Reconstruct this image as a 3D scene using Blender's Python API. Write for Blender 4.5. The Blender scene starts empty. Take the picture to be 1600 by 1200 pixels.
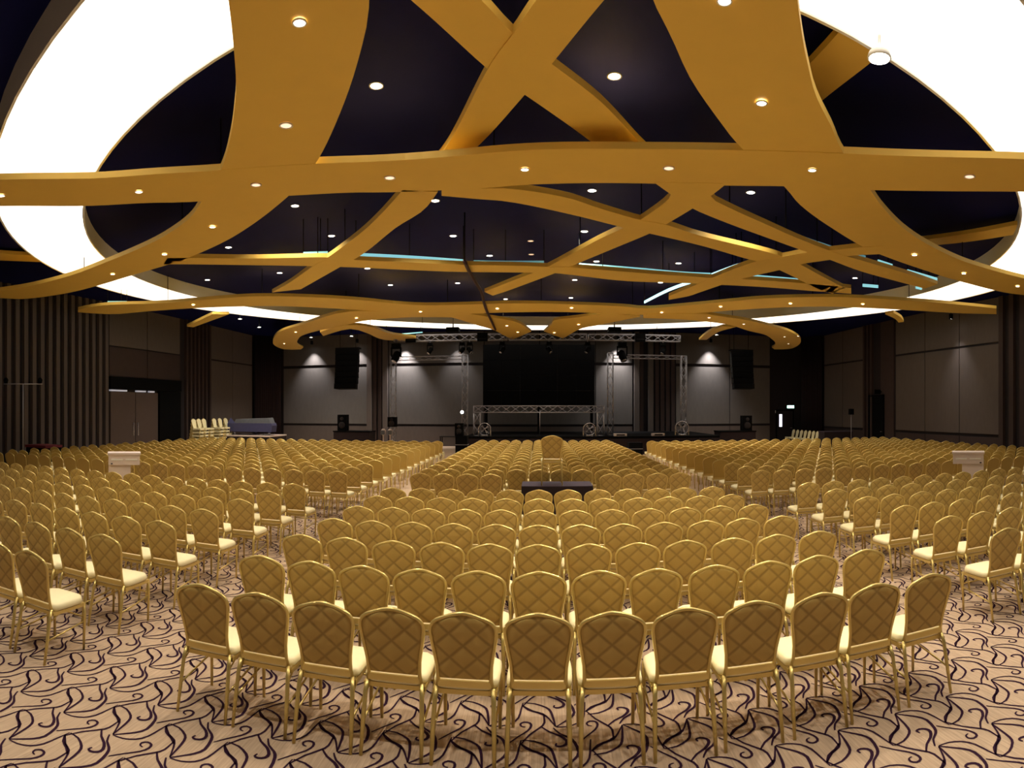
import bpy, math, random
from mathutils import Vector, Matrix
random.seed(7)
S = bpy.context.scene
COL = S.collection
F, X0, HOR, H = 970.0, 842.0, 640.0, 2.2        # the photograph is a level cylindrical panorama

# ---------------------------------------------------------------- camera
cd = bpy.data.cameras.new('camera'); cam = bpy.data.objects.new('camera', cd); COL.objects.link(cam)
cd.type = 'PANO'; cd.panorama_type = 'CENTRAL_CYLINDRICAL'
cd.central_cylindrical_range_u_min = -800 / F; cd.central_cylindrical_range_u_max = 800 / F
cd.central_cylindrical_range_v_min = -560 / F; cd.central_cylindrical_range_v_max = 640 / F
cd.central_cylindrical_radius = 1.0
cd.clip_start = 0.05; cd.clip_end = 200
cam.location = (0, 0, H); cam.rotation_euler = (math.pi / 2, 0, 42 / F)
S.camera = cam
# ---------------------------------------------------------------- world, exposure
w = bpy.data.worlds.new('world'); S.world = w; w.use_nodes = True
w.node_tree.nodes['Background'].inputs[0].default_value = (0.03, 0.03, 0.06, 1)
w.node_tree.nodes['Background'].inputs[1].default_value = 0.5
S.view_settings.view_transform = 'Standard'; S.view_settings.look = 'None'
S.view_settings.exposure = 0.45; S.view_settings.gamma = 1.0; S.view_settings.use_curve_mapping = False
RING_E = 1.35           # luminous ring panels
SPOT_CEIL = 300.0       # downlights in the dark ceiling (W)
SPOT_BAND = 150.0       # downlights in the ochre bands (W)
SPOT_WALL = 480.0      # wall washers (W)
S.cycles.max_bounces = 6; S.cycles.diffuse_bounces = 4; S.cycles.glossy_bounces = 2
S.cycles.sample_clamp_indirect = 6.0
S.cycles.use_denoising = True

# ---------------------------------------------------------------- helpers
def srgb(r, g, b):
    f = lambda c: (c / 255 / 12.92) if c / 255 <= 0.04045 else ((c / 255 + 0.055) / 1.055) ** 2.4
    return (f(r), f(g), f(b), 1)

def mat(name, col, rough=0.7, metal=0.0, emit=0.0, noise=0.0, scale=20.0, bump=0.0, spec=None, stretch=None):
    m = bpy.data.materials.new(name); m.use_nodes = True
    nt = m.node_tree; b = nt.nodes['Principled BSDF']
    b.inputs['Base Color'].default_value = col
    b.inputs['Roughness'].default_value = rough; b.inputs['Metallic'].default_value = metal
    if spec is not None: b.inputs['Specular IOR Level'].default_value = spec
    if emit:
        b.inputs['Emission Color'].default_value = col; b.inputs['Emission Strength'].default_value = emit
    if noise or bump:
        tc = nt.nodes.new('ShaderNodeTexCoord'); n = nt.nodes.new('ShaderNodeTexNoise')
        n.inputs['Scale'].default_value = scale; n.inputs['Detail'].default_value = 4
        src = tc.outputs['Object']
        if stretch:
            mp = nt.nodes.new('ShaderNodeMapping'); mp.inputs['Scale'].default_value = stretch
            nt.links.new(src, mp.inputs[0]); src = mp.outputs[0]
        nt.links.new(src, n.inputs['Vector'])
        if noise:
            mx = nt.nodes.new('ShaderNodeMix'); mx.data_type = 'RGBA'
            mx.inputs[6].default_value = tuple(c * (1 - noise) for c in col[:3]) + (1,)
            mx.inputs[7].default_value = tuple(min(1, c * (1 + noise)) for c in col[:3]) + (1,)
            nt.links.new(n.outputs['Fac'], mx.inputs[0]); nt.links.new(mx.outputs[2], b.inputs['Base Color'])
        if bump:
            bp = nt.nodes.new('ShaderNodeBump'); bp.inputs['Strength'].default_value = bump
            bp.inputs['Distance'].default_value = 0.01
            nt.links.new(n.outputs['Fac'], bp.inputs['Height']); nt.links.new(bp.outputs['Normal'], b.inputs['Normal'])
    return m

class MB:
    """collects simple shapes into one mesh"""
    def __init__(s): s.v = []; s.f = []; s.m = []; s.sm = []
    def add(s, vs, fs, mi=0, smooth=False):
        o = len(s.v); s.v += [tuple(v) for v in vs]
        s.f += [tuple(i + o for i in f) for f in fs]; s.m += [mi] * len(fs); s.sm += [smooth] * len(fs)
        return s
    def box(s, a, b, mi=0, M=None):
        x0, y0, z0 = a; x1, y1, z1 = b
        vs = [Vector(p) for p in ((x0,y0,z0),(x1,y0,z0),(x1,y1,z0),(x0,y1,z0),(x0,y0,z1),(x1,y0,z1),(x1,y1,z1),(x0,y1,z1))]
        if M is not None: vs = [M @ v for v in vs]
        return s.add(vs, [(0,3,2,1),(4,5,6,7),(0,1,5,4),(1,2,6,5),(2,3,7,6),(3,0,4,7)], mi)
    def tube(s, pts, r, n=6, mi=0, closed=False, ry=None):
        pts = [Vector(p) for p in pts]; N = len(pts); vs = []; fs = []
        rr = r if isinstance(r, (list, tuple)) else [r] * N
        for i, p in enumerate(pts):
            a = pts[(i - 1) % N] if (closed or i > 0) else p
            b = pts[(i + 1) % N] if (closed or i < N - 1) else p
            t = (b - a).normalized()
            up = Vector((0, 0, 1)) if abs(t.z) < 0.9 else Vector((0, 1, 0))
            u = t.cross(up).normalized(); v = t.cross(u).normalized()
            for k in range(n):
                q = 2 * math.pi * k / n
                vs.append(p + (u * math.cos(q) + v * math.sin(q)) * rr[i])
        for i in range(N if closed else N - 1):
            j = (i + 1) % N
            for k in range(n):
                l = (k + 1) % n
                fs.append((i * n + k, j * n + k, j * n + l, i * n + l))
        if not closed:
            fs.append(tuple(range(n))); fs.append(tuple((N - 1) * n + k for k in reversed(range(n))))
        return s.add(vs, fs, mi, True)
    def lathe(s, prof, c=(0, 0, 0), n=20, mi=0, cap=True):
        vs = []; fs = []
        for r, z in prof:
            for k in range(n):
                q = 2 * math.pi * k / n
                vs.append((c[0] + r * math.cos(q), c[1] + r * math.sin(q), c[2] + z))
        for i in range(len(prof) - 1):
            for k in range(n):
                l = (k + 1) % n
                fs.append((i * n + k, i * n + l, (i + 1) * n + l, (i + 1) * n + k))
        if cap: fs.append(tuple(reversed(range(n)))); fs.append(tuple((len(prof) - 1) * n + k for k in range(n)))
        return s.add(vs, fs, mi, True)
    def prism(s, poly, z0, z1, mi=0):
        n = len(poly)
        vs = [(x, y, z0) for x, y in poly] + [(x, y, z1) for x, y in poly]
        fs = [tuple(reversed(range(n))), tuple(range(n, 2 * n))] + [(i, (i + 1) % n, n + (i + 1) % n, n + i) for i in range(n)]
        return s.add(vs, fs, mi)
    def mesh(s, name, mats):
        me = bpy.data.meshes.new(name); me.from_pydata(s.v, [], s.f)
        for m in (mats if isinstance(mats, (list, tuple)) else [mats]): me.materials.append(m)
        me.polygons.foreach_set('material_index', s.m); me.polygons.foreach_set('use_smooth', s.sm)
        me.update(); return me
    def build(s, name, mats, parent=None, loc=None, rotz=0):
        return link(name, s.mesh(name, mats), parent, loc, rotz)

def link(name, me, parent=None, loc=None, rotz=0):
    o = bpy.data.objects.new(name, me); COL.objects.link(o)
    if parent is not None: o.parent = parent
    if loc: o.location = loc
    if rotz: o.rotation_euler = (0, 0, rotz)
    return o

def tag(o, label=None, cat=None, group=None, kind=None):
    if label: o['label'] = label
    if cat: o['category'] = cat
    if group: o['group'] = group
    if kind: o['kind'] = kind
    return o

def thing(name, label, cat, loc=(0, 0, 0), rotz=0, group=None):
    return tag(link(name, None, None, loc, rotz), label, cat, group)

def struct(o, label=None): return tag(o, label, None, None, 'structure')

def PZ(x, y, z):
    """where the sight line of photo point (x, y) meets the horizontal plane z"""
    t = (x - X0) / F; r = F * (z - H) / (HOR - y)
    return Vector((r * math.sin(t), r * math.cos(t), z))
def PY(x, y, Y):
    """where it meets the upright plane at depth Y"""
    t = (x - X0) / F; r = Y / math.cos(t)
    return Vector((Y * math.tan(t), Y, H + (HOR - y) * r / F))

def catmull(pts, n=4):
    out = []; N = len(pts)
    for i in range(N - 1):
        p0 = pts[max(i - 1, 0)]; p1 = pts[i]; p2 = pts[i + 1]; p3 = pts[min(i + 2, N - 1)]
        for k in range(n):
            t = k / n
            out.append(0.5 * ((2 * p1) + (p2 - p0) * t + (2 * p0 - 5 * p1 + 4 * p2 - p3) * t * t + (3 * p1 - p0 - 3 * p2 + p3) * t ** 3))
    out.append(pts[-1]); return out
def resample(pts, n):
    L = [0]
    for a, b in zip(pts, pts[1:]): L.append(L[-1] + (b - a).length)
    out = []; j = 0
    for i in range(n):
        d = L[-1] * i / (n - 1)
        while j < len(L) - 2 and L[j + 1] < d: j += 1
        s = L[j + 1] - L[j]; out.append(pts[j].lerp(pts[j + 1], (d - L[j]) / s if s > 1e-9 else 0))
    return out

# ---------------------------------------------------------------- materials
M = {}
M['carpet'] = mat('carpet', srgb(186, 162, 138), 0.95, noise=0.4, scale=9, stretch=(9, 0.35, 1), bump=0.3, spec=0.1)
M['vine'] = mat('vine_pile', srgb(48, 26, 46), 0.95, spec=0.1)
M['dark_ceiling'] = mat('dark_ceiling', srgb(17, 20, 72), 0.7, noise=0.15, scale=1.5, spec=0.05)
M['ochre'] = mat('ochre_paint', srgb(226, 186, 84), 0.6, noise=0.04, scale=3)
M['fascia'] = mat('white_fascia', srgb(232, 230, 224), 0.6)
M['panel_light'] = mat('luminous_panel', (1.0, 0.93, 0.80, 1), 0.5, emit=RING_E)
M['fabric_wall'] = mat('wall_fabric', srgb(90, 81, 77), 0.9, noise=0.12, scale=8, stretch=(1, 1, 0.3))
M['stage_fabric'] = mat('stage_wall_fabric', srgb(98, 94, 92), 0.9, noise=0.12, scale=8, stretch=(1, 1, 0.3))
M['brown_wall'] = mat('brown_wall', srgb(58, 44, 42), 0.85, noise=0.15, scale=4)
M['dark_wall'] = mat('dark_wall', srgb(32, 26, 30), 0.9, noise=0.15, scale=4)
M['slat'] = mat('timber_slat', srgb(84, 74, 70), 0.7, noise=0.12, scale=5, stretch=(1, 1, 0.1))
M['door'] = mat('door_leaf', srgb(84, 70, 66), 0.6, noise=0.08, scale=4)
M['black'] = mat('black_paint', srgb(7, 7, 9), 0.8, spec=0.1)
M['black_cloth'] = mat('black_cloth', srgb(34, 20, 26), 0.9, noise=0.1, scale=30, bump=0.2)
M['purple_cloth'] = mat('dark_tabletop_cloth', srgb(62, 50, 66), 0.8, noise=0.1, scale=30)
M['screen'] = mat('screen_face', srgb(5, 5, 7), 0.8, spec=0.08)
M['alu'] = mat('aluminium_truss', srgb(160, 158, 166), 0.5, metal=0.4)
M['chrome'] = mat('chrome', srgb(205, 205, 215), 0.25, metal=0.8)
M['white'] = mat('white_laminate', srgb(215, 200, 195), 0.6, noise=0.03, scale=5)
M['blue_cover'] = mat('blue_cover', srgb(66, 68, 108), 0.7, noise=0.2, scale=6, bump=0.5)
M['grey_cover'] = mat('grey_cover', srgb(96, 100, 108), 0.8, noise=0.2, scale=6, bump=0.5)
M['red'] = mat('red_cloth', srgb(90, 14, 30), 0.8)
M['gold'] = mat('gold_frame', srgb(220, 196, 122), 0.3, metal=0.6)
M['cream'] = mat('cream_vinyl', srgb(250, 240, 196), 0.45, noise=0.04, scale=25)
M['gold_far'] = mat('gold_fabric_far', srgb(198, 168, 90), 0.75, noise=0.06, scale=3)
M['cable'] = mat('dark_cable', srgb(50, 16, 20), 0.6)
M['teal'] = mat('led_teal', (0.30, 0.72, 0.80, 1), 0.5, emit=0.6)
M['teal_dim'] = mat('led_teal_dim', (0.16, 0.42, 0.50, 1), 0.5, emit=0.35)
M['ice'] = mat('led_ice', (0.55, 0.88, 0.95, 1), 0.5, emit=1.1)
M['lens_white'] = mat('lens_white', (1, 0.97, 0.92, 1), 0.5, emit=14)
M['lens_warm'] = mat('lens_warm', (1, 0.83, 0.68, 1), 0.5, emit=9)
M['lens_dim'] = mat('lens_dim', (1, 0.62, 0.45, 1), 0.5, emit=1.0)
M['exit'] = mat('exit_green', (0.45, 1.0, 0.75, 1), 0.5, emit=2.5)
M['lit_pane'] = mat('lit_pane', (0.85, 0.85, 1.0, 1), 0.5, emit=1.6)
M['strip'] = mat('pale_strip', srgb(190, 190, 200), 0.5, emit=0.35)

def quilt_mat():
    m = bpy.data.materials.new('quilted_gold_fabric'); m.use_nodes = True; nt = m.node_tree; b = nt.nodes['Principled BSDF']
    b.inputs['Roughness'].default_value = 0.62; b.inputs['Specular IOR Level'].default_value = 0.4
    tc = nt.nodes.new('ShaderNodeTexCoord'); sep = nt.nodes.new('ShaderNodeSeparateXYZ'); nt.links.new(tc.outputs['Object'], sep.inputs[0])
    def mth(op, a, c):
        n = nt.nodes.new('ShaderNodeMath'); n.operation = op
        for i, q in enumerate((a, c)):
            if q is None: continue
            if isinstance(q, (int, float)): n.inputs[i].default_value = q
            else: nt.links.new(q, n.inputs[i])
        return n.outputs[0]
    z = mth('SUBTRACT', sep.outputs['Z'], 0.74)
    lines = []
    for sg in (1, -1):
        a = mth('MULTIPLY', sep.outputs['X'], 5.7); c = mth('MULTIPLY', z, 6.2 * sg)
        u = mth('ADD', a, c); u = mth('ADD', u, 40.5); fr = mth('FRACT', u, None)
        d = mth('ABSOLUTE', mth('SUBTRACT', fr, 0.5), None)      # 0 at the stitch line
        lines.append(d)
    mn = mth('MINIMUM', lines[0], lines[1])
    rmp = nt.nodes.new('ShaderNodeMapRange'); rmp.inputs[1].default_value = 0.02; rmp.inputs[2].default_value = 0.12
    nt.links.new(mn, rmp.inputs[0])
    mx = nt.nodes.new('ShaderNodeMix'); mx.data_type = 'RGBA'
    mx.inputs[6].default_value = srgb(170, 142, 80); mx.inputs[7].default_value = srgb(200, 170, 98)
    nt.links.new(rmp.outputs[0], mx.inputs[0]); nt.links.new(mx.outputs[2], b.inputs['Base Color'])
    return m
M['quilt'] = quilt_mat()

# ---------------------------------------------------------------- room shell
WX, YB, YF, ZC = 17.5, 37.0, -7.0, 6.9
struct(MB().box((-WX - .2, YF - .2, -.2), (WX + .2, YB + .2, 0)).build('floor', M['carpet']))
floor = bpy.data.objects['floor']
struct(MB().box((-WX - .2, YF - .2, ZC), (WX + .2, YB + .2, ZC + .2)).build('ceiling', M['dark_ceiling']))
wl = struct(MB().box((-WX - .2, YF, 0), (-WX, YB, ZC)).build('wall_left', M['dark_wall']))
wr = struct(MB().box((WX, YF, 0), (WX + .2, YB, ZC)).build('wall_right', M['dark_wall']))
wb = struct(MB().box((-WX, YB, 0), (WX, YB + .2, ZC)).build('wall_back', M['dark_wall']))
struct(MB().box((-WX, YF - .2, 0), (WX, YF, ZC)).build('wall_front', M['brown_wall']))

# timber slats: one object each, sharing a mesh
def slats(parent, side, y0, y1, step, width, material, depth=.14):
    n = int((y1 - y0) / step); me = MB().box((-depth / 2, -width / 2, 0), (depth / 2, width / 2, ZC - .02)).mesh('slat', material)
    for i in range(n):
        link('slat', me, parent, (side * (WX - depth / 2), y1 - width / 2 - i * step, .01))
slats(wl, -1, 8.6, 20.9, .435, .20, M['slat'])
slats(wl, -1, 26.9, 29.8, .40, .16, M['brown_wall'])
slats(wr, 1, 8.6, 19.0, .62, .26, M['brown_wall'])
slats(wr, 1, 28.6, 30.2, .40, .16, M['brown_wall'])
def wall_panel(parent, side, y0, y1, z0, z1, m, name='wall_panel', d=.07):
    x0, x1 = sorted((side * WX, side * (WX - d)))
    MB().box((x0, y0, z0), (x1, y1, z1)).build(name, m, parent)
for sd, par, spans in ((-1, wl, ((29.9, 32.4), (32.45, 35.0))), (1, wr, ((19.05, 21.65), (21.7, 24.3), (24.35, 26.9), (30.3, 32.7), (32.75, 35.2)))):
    for a, b in spans:
        wall_panel(par, sd, a, b, 5.04, ZC - .02, M['fabric_wall'])
        wall_panel(par, sd, a, b, 1.16, 4.94, M['fabric_wall'])
        wall_panel(par, sd, a, b, .02, 1.02, M['brown_wall'], 'dado_panel')
wall_panel(wr, 1, 27.1, 28.4, .02, ZC - .02, M['brown_wall'])
for a, b in ((21.05, 23.85), (23.9, 26.7)):
    wall_panel(wl, -1, a, b, 5.04, ZC - .02, M['fabric_wall'])
    wall_panel(wl, -1, a, b, 3.68, 4.98, M['brown_wall'])
def bwall_panel(x0, x1, z0, z1, m, name='wall_panel'):
    MB().box((x0, YB - .07, z0), (x1, YB, z1)).build(name, m, wb)
for x0, x1 in ((-16.1, -10.5), (-9.1, -3.3), (-3.25, .02), (.07, 3.35), (3.4, 5.6), (8.3, 11.7), (11.75, 14.4)):
    bwall_panel(x0, x1, 5.02, ZC - .02, M['stage_fabric'])
    bwall_panel(x0, x1, 1.32, 4.84, M['stage_fabric'])
    bwall_panel(x0, x1, .02, 1.18, M['fabric_wall'], 'dado_panel')
for x0 in (-10.45, -9.45, 5.7, 6.55): MB().box((x0, YB - .3, .01), (x0 + .3, YB, ZC - .02)).build('pilaster', M['fabric_wall'], wb)
for x0, n in ((-10.1, 2), (6.05, 1), (7.0, 4)):
    me = MB().box((0, -.12, 0), (.22, 0, ZC - .02)).mesh('slat', M['brown_wall'])
    for i in range(n): link('slat', me, wb, (x0 + i * .33, YB, .01))
# curtains in the two back corners: folded cloth
def curtain(x0, y0, x1, y1, label):
    n = 60; vs = []; fs = []
    d = Vector((x1 - x0, y1 - y0, 0)); nn = Vector((-d.y, d.x, 0)).normalized()
    for i in range(n + 1):
        p = Vector((x0, y0, 0)) + d * i / n + nn * (.05 * math.sin(i * 1.3))
        q = p + nn * .02
        vs += [(p.x, p.y, .02), (p.x, p.y, ZC - .02), (q.x, q.y, .02), (q.x, q.y, ZC - .02)]
    for i in range(n):
        a = i * 4; fs += [(a, a + 4, a + 5, a + 1), (a + 2, a + 3, a + 7, a + 6), (a + 1, a + 5, a + 7, a + 3), (a, a + 2, a + 6, a + 4)]
    fs += [(0, 1, 3, 2), (n * 4, n * 4 + 2, n * 4 + 3, n * 4 + 1)]
    o = MB().add(vs, fs, 0, True).build('curtain', M['black_cloth']); tag(o, label, 'curtain')
curtain(-17.3, 35.1, -16.2, 36.75, 'black floor-length curtain across the back left corner of the hall')
curtain(16.5, 36.7, 17.3, 35.3, 'black floor-length curtain across the back right corner, beside the exit door')
# doors
d1 = struct(link('door_1', None, None, (-WX, 21.1, 0)), 'tall pair of brown doors in the left wall under a brown panel')
for k in range(2):
    lf = MB().box((.0, .02 + k * 1.83, .01), (.08, 1.80 + k * 1.83, 3.0)).build('door_leaf', M['door'], d1)
    MB().box((.08, (1.64 if k == 0 else 1.98) - .03, 1.0), (.13, (1.64 if k == 0 else 1.98) + .03, 1.6)).build('door_handle', M['chrome'], lf)
MB().box((0, 0, 3.02), (.12, 1.15, 3.09)).add([], []).build('head_strip', M['strip'], d1)
MB().box((0, 1.9, 3.02), (.12, 2.6, 3.09)).build('head_strip', M['strip'], d1)
MB().box((0, 2.9, 3.02), (.12, 3.3, 3.09)).build('head_strip', M['strip'], d1)
MB().box((0, -.1, 3.12), (.18, 5.6, 3.66)).build('door_head', M['black'], d1)
MB().box((0, 3.72, .01), (.14, 5.6, 3.1)).build('side_panel', M['black'], d1)
d2 = struct(link('door_2', None, None, (15.45, YB, 0)), 'grey exit door with a small lit pane under the green sign')
lf = MB().box((-.55, -.06, .01), (.55, 0, 2.12)).build('door_leaf', M['dark_wall'], d2)
MB().box((-.38, -.08, 1.1), (-.2, -.055, 1.9)).build('glass_pane', M['lit_pane'], lf)
MB().box((.35, -.12, 1.0), (.5, -.06, 1.04)).build('door_handle', M['chrome'], lf)
MB().box((-.62, -.09, .01), (-.55, 0, 2.2)).box((.55, -.09, .01), (.62, 0, 2.2)).box((-.62, -.09, 2.12), (.62, 0, 2.2)).build('door_frame', M['black'], d2)
d3 = struct(link('door_3', None, None, (WX, 28.0, 0)), 'dark narrow door in the right wall beside a pale panel')
lf = MB().box((-.1, .1, .01), (-.02, 1.5, 2.9)).build('door_leaf', M['black'], d3)
MB().box((-.16, .2, 1.0), (-.1, .3, 1.04)).build('door_handle', M['chrome'], lf)
MB().box((-.14, 0, .01), (0, .1, 3.0)).box((-.14, 1.5, .01), (0, 1.6, 3.0)).box((-.14, 0, 2.9), (0, 1.6, 3.0)).build('door_frame', M['black'], d3)
ds = thing('door_sign', 'small dark sign bracketed out above the narrow door of the right wall', 'sign', (WX, 28.3, 3.15))
MB().box((-.5, -.02, -.12), (-.14, .02, .12)).build('sign_plate', M['black'], ds)
MB().box((-.14, -.015, -.03), (0, .015, .03)).build('bracket', M['black'], ds)
ex = thing('exit_sign', 'small glowing green exit sign over the back right door', 'sign', (15.85, YB - .07, 2.38))
MB().box((-.27, -.0, -.12), (.27, .06, .12)).build('sign_housing', M['black'], ex)
MB().box((-.24, -.02, -.09), (.24, -.0, .09)).build('sign_face', M['exit'], ex)
tag(MB().box((14.8, YB - .05, 1.98), (15.2, YB, 2.14)).build('wall_plate', M['fascia']), 'small grey wall plate left of the green exit sign', 'plate')

# ---------------------------------------------------------------- luminous ring
RC, RI, RO, ZR = Vector((.4, 18.6, 0)), 12.75, 14.6, 6.45
ring = thing('light_ring', 'huge glowing white ring light hung below the dark ceiling', 'ceiling light', (RC.x, RC.y, ZC))
NP = 44
def arc_seg(ri, ro, a0, a1, z0, z1, n=3):
    b = MB(); vs = []; fs = []
    for i in range(n + 1):
        a = a0 + (a1 - a0) * i / n; c, s = math.cos(a), math.sin(a)
        vs += [(ri * c, ri * s, z0), (ro * c, ro * s, z0), (ro * c, ro * s, z1), (ri * c, ri * s, z1)]
    for i in range(n):
        a = i * 4
        for k in range(4): fs.append((a + k, a + (k + 1) % 4, a + 4 + (k + 1) % 4, a + 4 + k)[::-1])
    fs += [(0, 1, 2, 3), (n * 4 + 3, n * 4 + 2, n * 4 + 1, n * 4)]
    return b.add(vs, fs)
pm = arc_seg(RI + .03, RO - .03, .0012, 2 * math.pi / NP - .0012, ZR - ZC + .02, ZR - ZC + .05).mesh('light_panel', M['panel_light'])
fi = arc_seg(RI - .02, RI + .02, 0, 2 * math.pi / NP, ZR - ZC, -.01).mesh('inner_fascia', M['fascia'])
fo = arc_seg(RO - .02, RO + .02, 0, 2 * math.pi / NP, ZR - ZC, -.01).mesh('outer_fascia', M['fascia'])
for k in range(NP):
    for nm, me in (('light_panel', pm), ('inner_fascia', fi), ('outer_fascia', fo)):
        link(nm, me, ring, (0, 0, 0), 2 * math.pi * k / NP)

# ---------------------------------------------------------------- ochre bands, traced in plan
ZB = 5.8; band_n = [0]
def band(L, R, label, z=ZB, th=.10, hang=True):
    band_n[0] += 1; z += .004 * (band_n[0] % 5)
    Lw = catmull([PZ(x, y, z) for x, y in L]); Rw = catmull([PZ(x, y, z) for x, y in R])
    n = max(len(Lw), len(Rw)); Lw = resample(Lw, n); Rw = resample(Rw, n)
    vs = []; fs = []
    for a, b in zip(Lw, Rw):
        vs += [a, b, b + Vector((0, 0, th)), a + Vector((0, 0, th))]
    for i in range(n - 1):
        a = i * 4
        for k in range(4): fs.append((a + k, a + (k + 1) % 4, a + 4 + (k + 1) % 4, a + 4 + k))
    fs += [(0, 3, 2, 1), (n * 4 - 4, n * 4 - 3, n * 4 - 2, n * 4 - 1)]
    o = struct(MB().add(vs, fs).build('trim_%d' % band_n[0], M['ochre']), label)
    if hang:
        mid = [(a + b) / 2 for a, b in zip(Lw, Rw)]; tot = sum((q - p).length for p, q in zip(mid, mid[1:]))
        for p in resample(mid, max(3, int(tot / 3.0)))[1:-1]:
            MB().tube([p + Vector((0, 0, th)), Vector((p.x, p.y, ZC))], .012, 5).build('hanger', M['black'], o)
    return o
band([(-60, 283), (0, 281), (140, 279), (245, 272), (345, 266), (490, 256), (600, 252), (700, 245), (800, 236), (868, 233), (1000, 233), (1162, 235), (1318, 240), (1450, 245), (1580, 248), (1660, 251)],
     [(-60, 323), (0, 322), (130, 322), (230, 317), (310, 315), (450, 306), (545, 301), (628, 300), (745, 295), (800, 290), (870, 287), (1022, 287), (1130, 290), (1225, 291), (1360, 297), (1500, 299), (1660, 301)],
     'broad ochre ceiling band sweeping right across the hall nearest the camera')
band([(345, -60), (357, 0), (365, 72), (369, 130), (367, 165), (360, 215), (345, 266), (314, 316), (295, 342), (260, 367), (225, 385), (175, 406), (112, 430), (50, 446), (0, 454), (-50, 460)],
     [(578, -60), (577, 0), (572, 45), (552, 120), (530, 180), (505, 235), (480, 275), (450, 307), (400, 347), (350, 378), (292, 404), (265, 413), (200, 432), (150, 447), (100, 459), (40, 467), (0, 466), (-50, 468)],
     'very wide ochre ceiling band curving away to the left wall')
band([(1000, -60), (1020, 0), (1050, 60), (1080, 125), (1125, 190), (1162, 235), (1225, 291), (1250, 320), (1290, 350), (1349, 386), (1400, 407), (1450, 424), (1487, 436), (1560, 455), (1600, 461), (1660, 466)],
     [(1240, -60), (1246, 0), (1254, 60), (1262, 100), (1275, 150), (1300, 200), (1318, 240), (1360, 297), (1380, 325), (1412, 357), (1450, 382), (1500, 406), (1550, 422), (1600, 435), (1660, 447)],
     'very wide ochre ceiling band curving away to the right wall')
band([(560, -60), (642, 0), (762, 108), (820, 148), (915, 215), (975, 262)], [(680, -60), (752, 0), (802, 53), (862, 100), (940, 160), (1000, 223), (1035, 255)],
     'ochre ceiling beam of the upper cross falling from left to right', z=6.12)
band([(890, -60), (838, 0), (802, 53), (762, 108), (712, 205), (690, 240), (665, 270)], [(1000, -60), (944, 0), (862, 100), (820, 148), (770, 205), (735, 240), (705, 270)],
     'ochre ceiling beam of the upper cross falling from right to left', z=6.12)
band([(629, 297), (595, 335), (560, 367), (514, 401), (487, 417), (455, 440), (425, 457)], [(684, 300), (660, 330), (617, 357), (570, 395), (530, 418), (500, 435), (470, 452)],
     'ochre ceiling band bending down left beyond the broad cross band')
band([(262, 403), (292, 403), (400, 404), (512, 402), (550, 406), (640, 410), (725, 414), (800, 415), (855, 417), (889, 418), (1007, 427), (1092, 433), (1157, 436), (1272, 444), (1330, 450)],
     [(255, 413), (270, 413), (400, 414.5), (530, 417), (640, 422), (725, 425), (827, 426), (870, 427), (975, 439), (1087, 443), (1125, 445), (1200, 449), (1272, 455), (1330, 459)],
     'slim ochre ceiling band running the width of the hall above teal light strips')
band([(-60, 392), (0, 396), (75, 401), (140, 404)], [(-60, 404), (0, 407), (75, 410), (140, 413)], 'slim ochre ceiling band end left of the ring light', z=6.7, hang=False)
band([(1022, 285), (1050, 305), (1000, 344), (975, 356), (930, 377), (855, 417), (805, 437), (757, 456)], [(1134, 288), (1110, 307), (1082, 326), (1040, 351), (1015, 365), (950, 392), (890, 417), (867, 427), (800, 452), (770, 462)],
     'ochre ceiling band running down left from the junction right of the aisle')
band([(1130, 287), (1110, 307), (1140, 325), (1200, 352), (1250, 374), (1292, 390), (1325, 401), (1415, 427), (1465, 444)], [(1022, 285), (1050, 305), (1082, 326), (1140, 350), (1200, 372), (1261, 394), (1297, 406), (1355, 427), (1445, 451)],
     'ochre ceiling band running down right from the junction right of the aisle')
band([(1380, 385), (1349, 386), (1300, 391), (1261, 394), (1225, 401), (1187, 407), (1150, 419), (1118, 432), (1087, 445), (1045, 463)], [(1380, 397), (1325, 400), (1297, 406), (1250, 413), (1218, 422), (1157, 436), (1125, 446), (1090, 458), (1075, 463), (1045, 468.5)],
     'short ochre ceiling band beside the brightest light strip')
band([(690, 296), (745, 295), (800, 295), (887, 309), (932, 324), (1000, 344), (1040, 351), (1100, 370), (1200, 394), (1225, 402), (1250, 413), (1285, 432), (1320, 450)],
     [(690, 306), (745, 311), (800, 316), (900, 337), (975, 356), (1015, 365), (1100, 385), (1165, 404), (1187, 409), (1218, 422), (1247, 436), (1275, 450), (1300, 459)],
     'ochre ceiling band curving from the broad cross band down to the right')
band([(122, 484), (162, 477), (250, 474), (312, 469), (400, 463), (500, 465), (575, 470), (612, 474), (662, 477), (725, 476), (800, 474), (875, 475), (975, 479), (1012, 482), (1087, 476), (1150, 470), (1200, 466), (1300, 464), (1375, 467), (1475, 474), (1557, 482)],
     [(122, 488), (175, 491), (225, 487), (295, 482), (370, 479), (442, 478.5), (520, 482), (602, 487), (662, 490.5), (725, 490.5), (800, 488), (875, 487.5), (950, 490), (1012, 492), (1092, 489), (1150, 484.5), (1200, 481.5), (1275, 479), (1350, 481), (1425, 485), (1500, 489.5), (1557, 491)],
     'long wavy ochre ceiling band in front of the stage')
band([(470, 546), (445, 546), (428, 539), (428, 528), (440, 517), (475, 506), (525, 490), (572, 486), (640, 489), (704, 490)], [(474, 543), (467, 540), (464, 536), (466, 530), (473, 524), (500, 516), (540, 508), (570, 501), (637, 496), (704, 496)],
     'hooked ochre ceiling band end at the left of the stage')
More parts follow.
